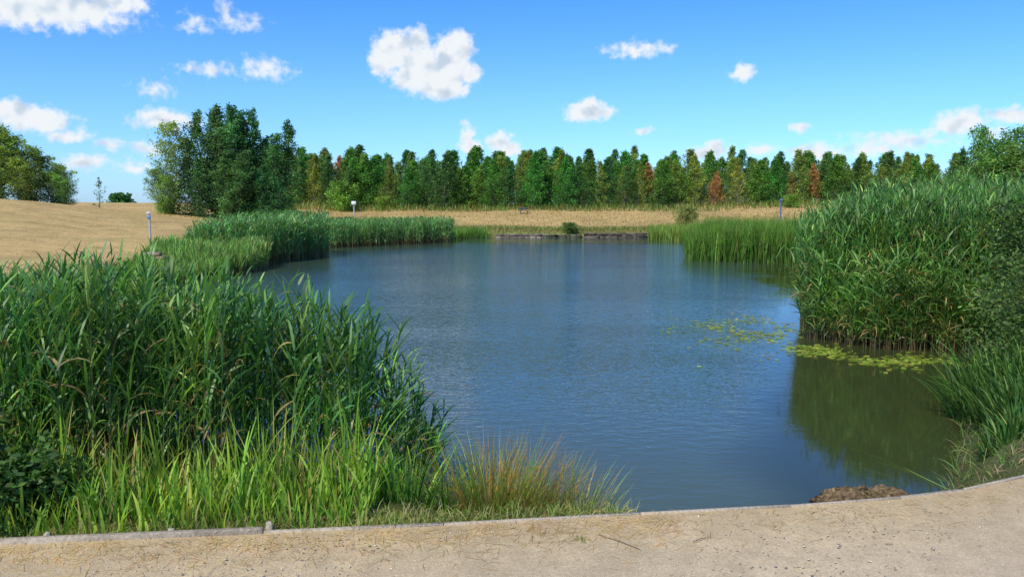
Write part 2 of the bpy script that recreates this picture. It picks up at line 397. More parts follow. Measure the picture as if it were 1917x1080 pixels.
def blades(name,label,pts,z,hmin,hmax,w,opts,probs,S_=4,droop=(.1,.7),elr=(1.1,1.55),tip=(1.1,1.05,.8),cat='grass',mat=None,p=1.4,prof=bladeprof):
    n=len(pts); base=np.column_stack([pts,z])
    c=pickcols(opts,probs,n,.2,.08)
    V,Q,C=strips(base,U(0,6.28,n),U(*elr,n),U(hmin,hmax,n),w*U(.7,1.25,n),U(*droop,n),S_,c*.9,c*np.array(tip),prof,p=p)
    return tag(add_obj(name,make_mesh(name,V,Q,C,True),mat or M_grass),label,cat,'stuff')
pts=sample_poly([(-7.5,5.15),(-4,5.1),(-2.2,5.15),(-1.2,5.25),(-1.35,5.7),(-1.8,6.0),(-3,6.6),(-5,7.6),(-8,8.0)],12000)
blades('reed_litter','tangle of dead stems and low leaves inside the reeds',pts,np.clip(zt(*pts.T),-.03,.5),.25,.85,.012,[(.06,.12,.035),(.18,.145,.07),(.32,.25,.13),(.10,.20,.045)],[.36,.26,.17,.21],S_=4,droop=(.0,1.0),elr=(.9,1.57),cat='reeds')
TY=[(.11,.24,.04),(.15,.29,.05),(.075,.17,.035),(.25,.31,.085)]
pts=sample_poly([(6.55,28.9),(8,28.2),(10.2,28.4),(12.2,30),(12,34),(8.5,34.5),(6.8,31.5)],11000)
x,y=pts.T
base=np.column_stack([pts,np.clip(zt(x,y),-.05,.5)]); n=len(pts); c=pickcols(TY,[.4,.35,.15,.1],n,.2,.08)
hh=U(1.05,1.75,n)*(.78+.22*S((x-6.5)/1.3))
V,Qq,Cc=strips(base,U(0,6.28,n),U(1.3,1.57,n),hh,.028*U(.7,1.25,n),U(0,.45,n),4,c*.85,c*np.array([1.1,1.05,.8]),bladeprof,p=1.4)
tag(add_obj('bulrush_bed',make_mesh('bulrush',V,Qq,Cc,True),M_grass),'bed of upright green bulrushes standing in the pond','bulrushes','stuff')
pts=sample_poly([(7.4,43.5),(9.5,42),(12.5,38),(13.6,40),(12.8,46.5),(8.2,46.8)],7000)
blades('bulrush_bed','paler bulrushes growing along the far bank',pts,np.clip(zt(*pts.T),-.05,.5),.6,1.1,.032,[(.20,.31,.06),(.26,.35,.075),(.15,.25,.05)],[.4,.3,.3],droop=(.0,.4),elr=(1.3,1.57),cat='bulrushes')
pts=sample_poly([(-3.6,45.8),(-1.4,46.9),(-1.6,48),(-4,47.9),(-5,46.5)],2600)
blades('bank_grass','bright green waterside grass by the stone wall',pts,np.clip(zt(*pts.T),-.02,.5),.35,.8,.035,YG,[.4,.4,.2],cat='grass')

# ---------------------------------------------------------------- far bank + field grasses
def keepout(pts):
    sd=sdist(POND,pts[:,0],pts[:,1]); return pts[sd>.15]
DRY=[(.46,.32,.135),(.39,.27,.11),(.33,.25,.095),(.20,.20,.06)]
pts=keepout(np.column_stack([U(-22,40,24000),48+rng.power(1.0,24000)*22]))
blades('dry_grass','tall bleached dry grass on the bank above the pond',pts,zt(*pts.T)-.02,.07,.20,.05,DRY,[.35,.3,.2,.15],S_=2,droop=(.6,2.0))
pts=keepout(sample_poly([(-60,24),(-13,24),(-13,32),(-14,40),(-10,47),(-14,66),(-60,66)],12000))
blades('stubble','short mown straw-coloured grass on the mound',pts,zt(*pts.T)-.01,.02,.07,.03,DRY,[.3,.33,.27,.10],S_=2,droop=(.4,1.6))
pts=keepout(sample_poly([(-12.3,26),(-11.2,21),(-10.4,15),(-9.8,19),(-10.6,26),(-11.2,31),(-10.0,39.6),(-7,46),(-8,49),(-11.5,41),(-12.8,32)],5000))
blades('bank_grass','rough green and yellow grass along the pond bank',pts,zt(*pts.T)-.01,.12,.38,.03,YG+DRY[:1],[.35,.35,.15,.15],S_=3)
pts=keepout(np.column_stack([U(-4,13,7000),U(47.9,49.6,7000)]))
blades('bank_grass','green grass growing behind the low stone wall',pts,zt(*pts.T)-.01,.12,.34,.035,[(.16,.24,.06),(.24,.28,.09),(.36,.31,.13)],[.4,.35,.25],S_=2)
pts=keepout(np.column_stack([U(-25,48,9000),U(63,69,9000)]))
blades('bank_grass','rough green undergrowth along the edge of the wood',pts,zt(*pts.T)-.01,.25,.7,.07,[(.13,.21,.05),(.18,.26,.06),(.30,.26,.10)],[.45,.3,.25],S_=2)
pts=keepout(sample_poly([(11,26),(16,24),(30,38),(30,60),(14,58),(12.5,48.4),(13.8,41),(12.2,33)],9000))
blades('dry_grass','mixed dry and green grass on the far meadow',pts,zt(*pts.T)-.01,.15,.35,.045,DRY[:2]+YG[:2],[.42,.32,.13,.13],S_=2,droop=(.4,1.5))

# ---------------------------------------------------------------- near bank plants
n=3400
x=-.80-3.6*rng.random(n)**1.1; y=edge_y(x)+.10+U(0,1.15,n)
pts=np.column_stack([x,y]); z=np.clip(zt(x,y),-.03,.5)
tall=np.exp(-((y-edge_y(x)-.7)/.4)**2)*(.7+.7*np.sin(x*5.1)**2*rng.random(n))
base=np.column_stack([pts,z]); c=pickcols([(.24,.41,.05),(.15,.31,.045),(.33,.46,.075),(.42,.36,.15)],[.44,.28,.20,.08],n,.25)
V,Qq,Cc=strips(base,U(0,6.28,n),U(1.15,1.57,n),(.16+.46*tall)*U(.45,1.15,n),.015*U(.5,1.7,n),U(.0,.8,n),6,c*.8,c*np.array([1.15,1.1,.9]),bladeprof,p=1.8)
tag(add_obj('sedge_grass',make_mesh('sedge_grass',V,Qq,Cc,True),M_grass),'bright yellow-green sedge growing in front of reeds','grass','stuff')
n=6500
x=U(-4.5,.70,n); y=edge_y(x)+.045+np.abs(rng.normal(0,.15,n)); z=zt(x,y)-.01
base=np.column_stack([x,y,z]); c=pickcols([(.24,.32,.06),(.32,.33,.10),(.44,.35,.15),(.15,.24,.045)],[.35,.25,.2,.2],n,.2)
V,Qq,Cc=strips(base,U(0,6.28,n),U(.7,1.5,n),U(.03,.12,n),U(.003,.007,n),U(.2,1.3,n),3,c*.8,c*1.1)
tag(add_obj('bank_turf',make_mesh('bank_turf',V,Qq,Cc,True),M_grass),'short yellowish turf behind the timber edging','grass','stuff')
def clump(cx,cy,rad,n,h0,h1,w,opts,probs,out=.5,droop=(.1,.9),S_=7,fan=None,z0=None,tipc=None):
    r=rad*np.sqrt(rng.random(n)); th=U(0,6.28,n)
    x=cx+r*np.cos(th); y=cy+r*np.sin(th); z=np.clip(zt(x,y),-.03,.6) if z0 is None else np.full(n,z0)
    az=th+rng.normal(0,.6,n)
    if fan is not None:
        az=np.arctan2(np.sin(az)+fan[1],np.cos(az)+fan[0])
    el=1.52-out*(r/rad)*U(.3,1.2,n)
    c=pickcols(opts,probs,n,.2)
    ct=c*np.array([1.15,1.08,.85]) if tipc is None else np.where((rng.random(n)<.42)[:,None],cols(tipc,n,.2),c*1.1)
    return strips(np.column_stack([x,y,z-.01]),az,el,U(h0,h1,n),w*U(.7,1.3,n),U(*droop,n),S_,c*.85,ct,bladeprof,p=1.7)
IR=[(.12,.27,.05),(.17,.34,.06),(.08,.19,.04)]
for (cx,cy,r,n,h0,h1) in [(-.66,4.80,.16,110,.35,.70),(-.40,4.8,.12,70,.3,.6),(-.9,4.8,.12,50,.3,.55)]:
    V,Qq,Cc=clump(cx,cy,r,n,h0,h1,.018,IR,[.4,.35,.25],out=.35)
    tag(add_obj('iris_plant',make_mesh('iris',V,Qq,Cc,True),M_grass),'clump of green sword-shaped iris leaves at water edge','plant')
RU=[(.22,.35,.055),(.15,.29,.045),(.40,.33,.13),(.42,.22,.06)]
for i,(cx,cy,r,n,h0,h1,pr,lab) in enumerate([(-.12,4.82,.21,820,.42,.86,[.42,.33,.08,.17],'tussock of rushes with rusty orange seed heads'),
        (.12,4.84,.18,520,.33,.74,[.40,.27,.17,.16],'tussock of rushes with rusty orange seed heads'),
        (.38,4.86,.15,420,.26,.66,[.34,.28,.35,.03],'fine-leaved tussock of greenish and straw-coloured rushes')]):
    V,Qq,Cc=clump(cx,cy,r,n,h0,h1,.0060,RU,pr,out=.55,droop=(.05,.8),fan=(.15,0),tipc=(.44,.23,.06))
    tag(add_obj('rush_tussock',make_mesh('rush',V,Qq,Cc,True),M_grass),lab,'plant')
for (cx,cy,r,n,h) in [(1.15,4.45,.05,60,.10),(1.80,4.58,.12,160,.15),(1.45,4.55,.05,60,.09),(2.0,4.6,.05,60,.10)]:
    V,Qq,Cc=clump(cx,cy,r,n,h*.4,h,.004,[(.45,.36,.17),(.2,.22,.07)],[.7,.3],out=1.0,S_=4)
    tag(add_obj('grass_tuft',make_mesh('tuft',V,Qq,Cc,True),M_grass),'small dry grass tuft on the path edge','grass')
V,Qq,Cc=clump(.36,3.95,.03,40,.02,.05,.006,[(.15,.25,.05)],[1],out=1.2,S_=3,z0=.455)
tag(add_obj('small_weed',make_mesh('weed',V,Qq,Cc,True),M_grass),'tiny green weed sprouting from the gravel','plant')
SG=[(.07,.165,.038),(.10,.21,.048),(.045,.11,.03),(.17,.27,.07)]
for i,(cx,cy,r,n,h0,h1) in enumerate([(4.85,7.8,.40,420,.3,.72),(5.3,8.4,.5,360,.35,.85),(4.65,7.1,.34,420,.22,.55),(5.4,7.6,.5,360,.3,.75),(4.35,6.5,.32,420,.18,.42),(3.95,6.1,.22,220,.12,.30),(5.0,6.9,.4,320,.25,.55)]):
    V,Qq,Cc=clump(cx,cy,r,n,h0,h1,.022,SG,[.35,.35,.2,.1],out=.5,droop=(.0,1.1),fan=(-.12,-.05),S_=6)
    tag(add_obj('sedge_clump',make_mesh('sedge',V,Qq,Cc,True),M_grass),'upright dark green sedge clump hanging over the water','plant')
n=9000
x=U(2.5,6.5,n); y=edge_y(x)+.05+U(0,2.8,n); k=sdist(POND,x,y)>.0; x,y=x[k],y[k]; n=len(x)
c=pickcols([(.15,.26,.05),(.22,.28,.07),(.42,.32,.15),(.09,.17,.04)],[.4,.2,.14,.26],n,.2)
dy=(y-edge_y(x)); dz=(dy<.5)&(rng.random(n)<.45)
c[dz]=cols((.42,.32,.15),int(dz.sum()),.25)
V,Qq,Cc=strips(np.column_stack([x,y,zt(x,y)-.01]),U(0,6.28,n),U(.7,1.5,n),U(.04,.24,n)*(.25+.75*S(dy/.9)),U(.004,.010,n),U(.2,1.4,n),4,c*.8,c*1.1)
tag(add_obj('bank_turf',make_mesh('bank_turf',V,Qq,Cc,True),M_grass),'ragged green and dry turf on the bank by the path','grass','stuff')
n=10
V,Qq,Cc=strips(np.column_stack([U(2.85,3.3,n),U(5.3,5.9,n),np.full(n,.1)]),U(2.6,3.6,n),U(.2,.8,n),U(.3,.75,n),np.full(n,.009),U(-.1,.5,n),7,cols((.2,.28,.07),n),cols((.25,.32,.09),n))
tag(add_obj('leaning_grass',make_mesh('lean',V,Qq,Cc,True),M_grass),'few long grass blades leaning over the water','grass','stuff')
def lump(cx,cy,z,rx,ry,rz,colr,amp=.25,ns=80,nr=30):
    th=np.linspace(0,2*np.pi,ns,endpoint=False); ph=np.linspace(.02,np.pi/2+.25,nr)
    T,Pp=np.meshgrid(th,ph)
    d=1+amp*(np.sin(T*2+1+Pp*2)*.4+np.sin(T*5+2.3)*.25+np.sin(T*9+Pp*7)*.18+np.sin(T*14+Pp*13)*.14)+rng.normal(0,amp*.12,T.shape)
    d[0]=d[0].mean()
    X=cx+rx*np.sin(Pp)*np.cos(T)*d; Y=cy+ry*np.sin(Pp)*np.sin(T)*d; Z=z+rz*np.cos(Pp)*d
    idx=np.arange(ns*nr).reshape(nr,ns); i2=np.roll(idx,-1,1)
    Q=np.stack([idx[:-1],idx[1:],i2[1:],i2[:-1]],-1).reshape(-1,4)
    return np.stack([X,Y,Z],-1).reshape(-1,3),Q,cols(colr,ns*nr,.35,.02)
V,Qq,Cc=lump(2.30,4.95,.185,.36,.17,.165,(.125,.088,.048))
mud=tag(add_obj('mud_heap',make_mesh('mud',V,Qq,Cc,False),M_mud),'low heap of brown mud and roots at the water edge','mud heap')
n=220
th=U(0,6.28,n); rr=np.sqrt(rng.random(n))*.95
x=2.30+.32*rr*np.cos(th); y=4.95+.15*rr*np.sin(th); z=.19+.155*np.sqrt(1-rr**2)
V,Qq,Cc=strips(np.column_stack([x,y,z]),U(0,6.28,n),U(-.2,.5,n),U(.03,.10,n),U(.003,.006,n),U(.2,1.2,n),3,cols((.20,.15,.08),n,.3),cols((.27,.21,.11),n,.3))
add_obj('roots',make_mesh('roots',V,Qq,Cc),M_grass,mud)["label"]="pale dead roots and straw strands"

# lily pads
n=2200
lx=np.concatenate([rng.normal(4.0,.62,1000),rng.normal(5.1,.75,1200)]); ly=np.concatenate([rng.normal(13.4,.9,1000),rng.normal(11.05,.35,1200)])
ly[1000:]+= -(lx[1000:]-5)*.55
k=(sdist(POND,lx,ly)<-.2)&(np.sin(lx*5+ly*2)+np.sin(ly*4-lx*3)+rng.normal(0,.7,n)>-.1); lx,ly=lx[k],ly[k]; n=len(lx)
r=U(.012,.042,n); a0=U(0,6.28,n); kk=9
th=a0[:,None]+np.linspace(.25,6.05,kk)[None]
ring=np.stack([lx[:,None]+r[:,None]*np.cos(th),ly[:,None]+r[:,None]*np.sin(th),.006+.004*rng.random((n,kk))],-1)
cen=np.stack([lx,ly,np.full(n,.005)],-1)[:,None]
V=np.concatenate([cen,ring],1); b=(np.arange(n)*(kk+1))[:,None]
i=np.arange(1,kk)[None]
Q=np.stack([b+0*i,b+i,b+i+1],-1).reshape(-1,3)
Cc=np.repeat(pickcols([(.34,.44,.06),(.23,.36,.055),(.46,.46,.09)],[.5,.3,.2],n)[:,None],kk+1,1)
tag(add_obj('lily_pads',make_mesh('lily_pads',V,Q,Cc),M_grass),'scattered yellow-green lily pads floating on the pond','lily pads','stuff')

# ---------------------------------------------------------------- trees
def tree_mesh(name,h,r,kind,nb,ncl,nl,leaf,greens,probs,upang=.7,bark=(.13,.11,.085),bare=.06,spread=.13,trunk_r=None,leaders=1):
    tr=trunk_r or h*.014
    parts=[]; Lv=[];Lc=[]
    for ld in range(leaders):
        off=np.array([0,0,0.]) if leaders==1 else np.array([math.cos(ld*2.2),math.sin(ld*2.2),0])*r*.42*U(.7,1.1)
        hh=h*(1 if ld==0 else U(.78,.97))
        nseg=9; tz=np.linspace(0,1,nseg)
        wob=np.cumsum(rng.normal(0,.012*h,(nseg,2)),0); wob-=wob[0]
        pts=np.column_stack([off[0]*S(tz*1.6)+wob[:,0],off[1]*S(tz*1.6)+wob[:,1],tz*hh*.97])
        parts.append(tube(pts,tr*(1-tz*.92)*(1 if leaders==1 else .75),7,bark))
        nbb=nb//leaders
        for k in range(nbb):
            f=bare+(.985-bare)*((k+rng.random())/nbb)
            if kind=='cone': pr=min(1,(f-bare+.16)/.2)*(1-f)**.9*1.15
            elif kind=='oval': pr=math.sin(math.pi*min(1,(f*.84+.14)))**.7
            elif kind=='bush': pr=math.sqrt(max(0,1-f*f*.95))
            else: pr=min(1,(f-bare+.25)/.35)*(1-f**1.7)
            rr=r*(1 if leaders==1 else .66)
            Ln=max(.10*r,rr*pr*U(.6,1.2)); az=k*2.399+rng.normal(0,.35)
            zo=np.array([np.interp(f,tz,pts[:,0]),np.interp(f,tz,pts[:,1]),f*hh*.95])
            up=upang*U(.6,1.3)*min(1,.25+f*3)
            d=np.array([math.cos(az),math.sin(az),up*.75]); 
            mid=zo+d*Ln*.5+np.array([0,0,-.03*Ln]); tip=zo+np.array([math.cos(az)*Ln,math.sin(az)*Ln,up*Ln])
            if kind!='bush' and tip[2]>hh*1.01: tip[2]=hh*1.01
            br=tr*.35*(1-f*.7)
            parts.append(tube([zo,mid,tip],[br,br*.6,br*.15],4,bark))
            cb=math.exp(rng.normal(0,.17))
            for q in np.linspace(.35,1.02,ncl):
                c=zo+(tip-zo)*q+rng.normal(0,.05*r,3)
                m=int(nl*U(.6,1.4)); sp=spread*r*(.7+.5*math.sin(q*3.0))*(1.05-.6*f)
                Lv.append(c+rng.normal(0,1,(m,3))*np.array([sp,sp,sp*1.1])); 
                Lc.append(np.full(m,cb*math.exp(rng.normal(0,.10))))
    P=np.concatenate(Lv); cb=np.concatenate(Lc); k=P[:,2]>.05; P=P[k]; cb=cb[k]; n=len(P)
    a=rng.normal(0,1,(n,3)); a[:,2]*=.7; a/=np.linalg.norm(a,axis=1,keepdims=True)
    b=rng.normal(0,1,(n,3)); b=np.cross(a,b); b/=np.linalg.norm(b,axis=1,keepdims=True)
    s=(leaf*U(.6,1.35,n))[:,None]
    V=np.stack([P-a*s,P+b*s*.55,P+a*s,P-b*s*.55],1)
    Q=np.arange(n*4).reshape(n,4)
    c=pickcols(greens,probs,n,.18,.07)*cb[:,None]
    Cc=np.repeat(c[:,None],4,1)
    tv,tq,tc=join(parts)
    return make_mesh(name+'_trunk',tv,tq,tc,True),make_mesh(name+'_crown',V,Q,Cc)
def place(name,meshes,loc,scale,rot,label,cat='tree',group=None):
    tm,cm=meshes
    for me,mt in((tm,M_bark),(cm,M_tree)):
        if len(me.materials)==0: me.materials.append(mt)
    e=bpy.data.objects.new(name,None); COL.objects.link(e); e.location=loc; e.scale=scale; e.rotation_euler=(0,0,rot); e.empty_display_size=.3
    tag(e,label,cat,group=group)
    for nm,me in(('trunk',tm),('crown',cm)):
        o=bpy.data.objects.new(nm,me); COL.objects.link(o); o.parent=e
    return e
G_al=[(.085,.23,.035),(.12,.29,.045),(.065,.17,.03)]
G_bi=[(.23,.31,.055),(.29,.35,.065),(.17,.25,.045)]
G_or=[(.48,.25,.08),(.38,.25,.08),(.30,.27,.07)]
G_ol=[(.17,.27,.055),(.22,.31,.065),(.12,.21,.045)]
G_dk=[(.07,.17,.045),(.10,.22,.055),(.055,.14,.04)]
PR=[.4,.35,.25]
VAR={}
for i in range(3): VAR['alder%d'%i]=(tree_mesh('alder',5,1.3,['cone','cone','tall'][i],76,4,19,.068,G_al,PR,.8,bare=.01,spread=.13),'alder_tree','bushy young deep-green tree in the wood edge')
for i in range(3): VAR['birch%d'%i]=(tree_mesh('birch',5.2,.95,['cone','tall','cone'][i],72,4,18,.058,G_bi,PR,1.1,bark=(.4,.38,.34),bare=.01,spread=.14),'birch_tree','slender young birch turning yellow-green')
for i in range(2): VAR['olive%d'%i]=(tree_mesh('olive',5,1.1,['tall','cone'][i],72,4,18,.062,G_ol,PR,1.0,bare=.01,spread=.14),'willow_tree','olive-green young willow tree in the wood')
for i in range(2): VAR['dark%d'%i]=(tree_mesh('dark',5.2,1.1,'cone',72,4,18,.062,G_dk,PR,.9,bare=.01,spread=.13),'alder_tree','dark grey-green pointed young tree')
VAR['orange0']=(tree_mesh('orange',4.4,.85,'tall',60,4,18,.058,G_or,PR,1.0,bark=(.35,.32,.28),bare=.01,spread=.14),'birch_tree','drought-browned young birch with rusty orange leaves')
keys=list(VAR); 
def put(key,x,y,h,wf=1.0,group='young trees along the wood edge'):
    m,nm,lab=VAR[key]; h=h*(1.0-.13*S((x-8)/25)); s=h/5.0
    place(nm,m,(x,y,z1(x,y)-.05),(s*wf,s*wf,s),U(0,6.28),lab,group=group)
front=['olive0','birch0','dark0','dark1','alder1','olive1','alder0','dark1','dark0','alder2','alder2','alder0','dark1','alder1','alder0','alder2','dark0','birch0','dark0','birch2','alder0','birch1','birch0','orange0','birch2','alder1','alder0','orange0','orange0','alder0','birch1','birch2','dark1','birch0','alder2','orange0','olive1','birch1','birch2','olive0','alder1','olive1','birch0']
x=-18.5
for i,k in enumerate(front):
    y=66.5+U(-1.2,1.2)+ (1.0 if x>10 else 0)
    put(k,x,y,U(3.4,5.0)*(.85 if k=='orange0' else 1),U(1.05,1.35)); x+=U(1.25,1.85)
wL=np.array([.12,.11,.10,.06,.06,.06,.10,.10,.14,.14,.02]); wR=np.array([.08,.07,.07,.13,.13,.13,.11,.11,.06,.06,.06])
for y0,step,hh in((68.3,1.5,4.1),(70.5,1.65,4.6),(74,2.0,5.0),(79,2.4,5.4),(85,2.9,5.8)):
    x=-23.0-(y0-69)*.3
    while x<56+(y0-69)*.4:
        f=float(S((x-2)/14)); wt_=wL*(1-f)+wR*f; wt_/=wt_.sum()
        put(keys[rng.choice(len(keys),p=wt_)],x+U(-.5,.5),y0+U(-1,1),hh*U(.82,1.12),U(1.1,1.45)); x+=step*U(.75,1.25)
G_pop=[(.075,.19,.06),(.115,.25,.075),(.055,.14,.045)]
G_lb=[(.18,.31,.06),(.23,.36,.075),(.13,.23,.05)]
big1=tree_mesh('poplar',8,1.9,'tall',140,5,24,.072,G_pop,PR,1.25,leaders=3,spread=.105,trunk_r=.12,bare=.01)
big2=tree_mesh('poplar',8,1.8,'cone',140,5,24,.072,G_pop,PR,1.25,leaders=3,spread=.105,trunk_r=.12,bare=.01)
big3=tree_mesh('birch_large',7,1.7,'oval',120,5,22,.065,G_lb,PR,1.0,leaders=2,spread=.13,trunk_r=.07,bark=(.4,.38,.34),bare=.01)
def put2(nm,m,x,y,s,lab,wf=1,cat='tree'): return place(nm,m,(x,y,z1(x,y)-.05),(s*wf,s*wf,s),U(0,6.28),lab,cat)
put2('birch_tree',big3,-21.7,51.2,.84,'light green birch with drooping airy crown',1.1)
put2('poplar_tree',big1,-19.3,52.5,.93,'tall bluish-green poplar with upswept branches',1.1)
put2('poplar_tree',big2,-18.2,53.2,.90,'tall bluish-green poplar with feathery top',1.25)
put2('poplar_tree',big1,-17.0,52.3,.97,'tall bluish-green poplar with feathery top',1.1)
put2('poplar_tree',big2,-15.6,53,.86,'shorter bluish-green poplar at the clump edge',1.2)
put2('poplar_tree',big1,-15.3,51,.46,'low leafy poplar beneath the taller trees',1.5)
put2('poplar_tree',big1,-20.0,50.9,.5,'low leafy poplar beneath the taller trees',1.6)
put2('poplar_tree',big1,-17.8,51,.60,'low leafy poplar beneath the taller trees',1.6)
put2('birch_tree',big3,-21.9,50.4,.42,'low leafy birch beneath the poplars',1.6)
for (x,y,s,w,lab) in [(-32.4,50,.84,1.3,'yellow-green birch on the crest of the mound'),(-30.6,50.5,.62,1.5,'bushy birch on the crest of the mound'),(-29.2,51,.45,1.8,'low birch scrub on the crest'),(-34.5,52,.92,1.3,'yellow-green birch on the crest of the mound'),(-31.5,48.6,.50,1.9,'low birch scrub on the crest'),(-29.9,49.6,.47,1.9,'low birch scrub on the crest'),(-33.2,48.5,.60,1.8,'bushy birch on the crest of the mound'),(-28.2,50.5,.32,2.0,'low birch scrub on the crest')]:
    put2('birch_tree',big3,x,y,s,lab,w)
sap=tree_mesh('sapling',2.2,.5,'tall',16,3,5,.06,G_pop,PR,1.1,spread=.16)
put2('sapling',sap,-26.8,52,.95,'thin young sapling standing alone on the mound')
far1=tree_mesh('round_tree',6,3.2,'oval',80,4,10,.35,G_dk,PR,.4,spread=.12,bare=.1)
x,y=-97,198
place('round_tree',far1,(x,y,z1(x,y)-.3),(1.0,1.0,1.0),0,'distant dark round-crowned tree beyond the field','tree')
wil=tree_mesh('willow',6,1.7,'oval',100,5,20,.065,[(.12,.24,.05),(.17,.30,.06),(.08,.17,.04)],PR,1.0,leaders=2,spread=.13,trunk_r=.09,bare=.01)
for (x,y,s,w,lab) in [(23.0,40,.92,.8,'slim green willow rising above the reeds'),(22.2,36,.72,1.4,'dark leafy willow behind the tall reeds'),(23.6,37.5,.88,1.3,'dark leafy willow behind the tall reeds'),(21.0,36.5,.46,1.5,'leafy willow behind the tall reeds'),(18.6,26,.56,1.3,'leafy willow behind the tall reeds'),(26.8,43,.68,1.3,'leafy willow beside the meadow')]:
    put2('willow_tree',wil,x,y,s,lab,w)
def shrub(h,r,leaf,greens,nb=46,nl=11,ncl=5,spread=.16): return tree_mesh('shrub',h,r,'bush',nb,ncl,nl,leaf,greens,PR,.7,spread=spread,bare=.0,trunk_r=.02)
s1=shrub(1.0,.55,.04,[(.15,.24,.06),(.2,.27,.07),(.1,.16,.05)],nl=18)
s2=shrub(1.5,1.0,.06,[(.25,.29,.08),(.31,.32,.10),(.18,.22,.06)],nl=18)
s3=shrub(2.6,1.5,.08,[(.16,.32,.05),(.20,.36,.06),(.11,.22,.04)],nl=22)
place('shrub',s1,(3.5,48.1,.2),(1,1,.62),0,'small green bush behind the stone wall','bush')
place('shrub',s2,(11.0,50.5,.45),(.85,.85,.8),0,'rounded yellow-green bush on the dry bank','bush')
place('shrub',s3,(-13.6,64,1.2),(1,1,.85),0,'bright green rounded bush before the wood','bush')
for (x,y,s) in [(-17,60,.7),(-10.5,65,.5),(22,63,.5),(26,61,.6),(31,60,.8)]:
    place('shrub',s3,(x,y,z1(x,y)-.1),(s,s,s*.8),U(0,6),'leafy green bush at the meadow edge','bush')
s4=shrub(2.0,1.0,.032,[(.08,.165,.038),(.12,.215,.05),(.05,.105,.03)],nb=90,nl=18,ncl=7,spread=.14)
for (x,y,s,sz) in [(6.5,9.5,.95,.86),(7.6,10.4,1.1,1.0),(5.85,8.4,.80,.68),(5.35,7.6,.70,.54),(4.95,6.9,.42,.36)]:
    place('shrub',s4,(x,y,.3),(s,s,sz),U(0,6),'fine-leaved willow bush on the pond bank','bush')
br=shrub(.5,.42,.030,[(.07,.16,.035),(.11,.21,.045),(.05,.10,.03)],nb=60,nl=9,ncl=5,spread=.13)
for (x,y,s) in [(-2.75,4.35,.85),(-3.2,4.3,1.1),(-2.50,4.40,.45)]:
    place('bramble_bush',br,(x,y,.38),(s,s,s*.85),U(0,6),'dark green bramble bush behind the timber edging','bush')

# ---------------------------------------------------------------- walls, posts, bench
def stone_wall(x0,x1,y,h,colr):
    parts=[]; z=-.15
    while z<h:
        rh=U(.09,.13); x=x0+U(-.1,.1)
        while x<x1:
            L=U(.2,.5)
            parts.append(box(x+L/2,y+U(-.03,.03),z+rh/2,L-.02,.34,rh-.012,U(-.03,.03),.15,np.array(colr)*U(.5,1.3),.012)); x+=L
        z+=rh
    return join(parts)
for (x0,x1,hh,colr,lab) in [(-1.0,1.8,.20,(.24,.20,.15),'low pale dry-stone retaining wall at the water edge'),(1.9,4.1,.10,(.12,.12,.07),'low mossy dark stone wall at the water edge'),(4.3,8.0,.20,(.15,.12,.09),'low brown stone retaining wall at the water edge')]:
    V,Qq,Cc=stone_wall(x0,x1,47.72,hh,colr); tag(add_obj('stone_wall',make_mesh('wall',V,Qq,Cc),M_stone),lab,'wall')
def post(x,y,ztop,label,signs,pc=(.45,.47,.48),r=.04):
    z0=z1(x,y); e=bpy.data.objects.new('sign_post',None); COL.objects.link(e); e.location=(x,y,z0); tag(e,label,'sign post')
    H=ztop-z0
    V,Q,C=tube([(0,0,-.1),(0,0,H*.5),(0,0,H)],[r,r,r],10,pc); add_obj('post',make_mesh('post',V,Q,C,True),M_metal,e)
    for (nm,dz,sx,sz,c) in signs:
        V,Q,C=box(0,-r-.02,H+dz,sx,.03,sz,0,.15,c); add_obj(nm,make_mesh(nm,V,Q,C),M_metal,e)
        V,Q,C=tube([(0,0,H-.02),(0,0,H+dz+sz*.4)],[r*.6,r*.6],8,pc); add_obj('bracket',make_mesh('bracket',V,Q,C,True),M_metal,e)
    return e
post(-13.7,30.2,1.70,'grey metal post with small blue and white sign',[('sign',.03,.16,.08,(.45,.5,.52)),('sign',-.12,.14,.12,(.10,.22,.42))],r=.034,pc=(.36,.40,.42))
post(-9.2,46.6,1.95,'slim pale post with square white notice',[('sign',.10,.26,.20,(.7,.7,.7))],r=.028)
post(13.6,40.5,2.2,'dark blue post standing among the reeds',[('cap',.02,.14,.10,(.10,.14,.28))],pc=(.10,.13,.24),r=.04)
e=bpy.data.objects.new('bench',None); COL.objects.link(e); e.location=(.9,61,z1(.9,61)-.15); tag(e,'small dark wooden bench on the dry bank','bench')
bc=(.06,.07,.06)
for nm,a in(('seat',(0,0,.40,.7,.35,.05)),('backrest',(0,.2,.55,.7,.04,.16)),('leg',(-.25,0,.18,.06,.3,.38)),('leg',(.25,0,.18,.06,.3,.38))):
    V,Q,C=box(*a,0,.1,bc); add_obj(nm,make_mesh(nm,V,Q,C),M_wood,e)
parts=[box(-10.5+i*.24+(j%2)*.1,23.0,.22+j*.11,.23,.25,.10,0,.1,np.array((.36,.24,.18))*U(.7,1.3),.005) for j in range(5) for i in range(2)]
V,Q,C=join(parts); tag(add_obj('brick_plinth',make_mesh('plinth',V,Q,C),M_stone),'small weathered brick plinth among the shoreline grass','plinth')

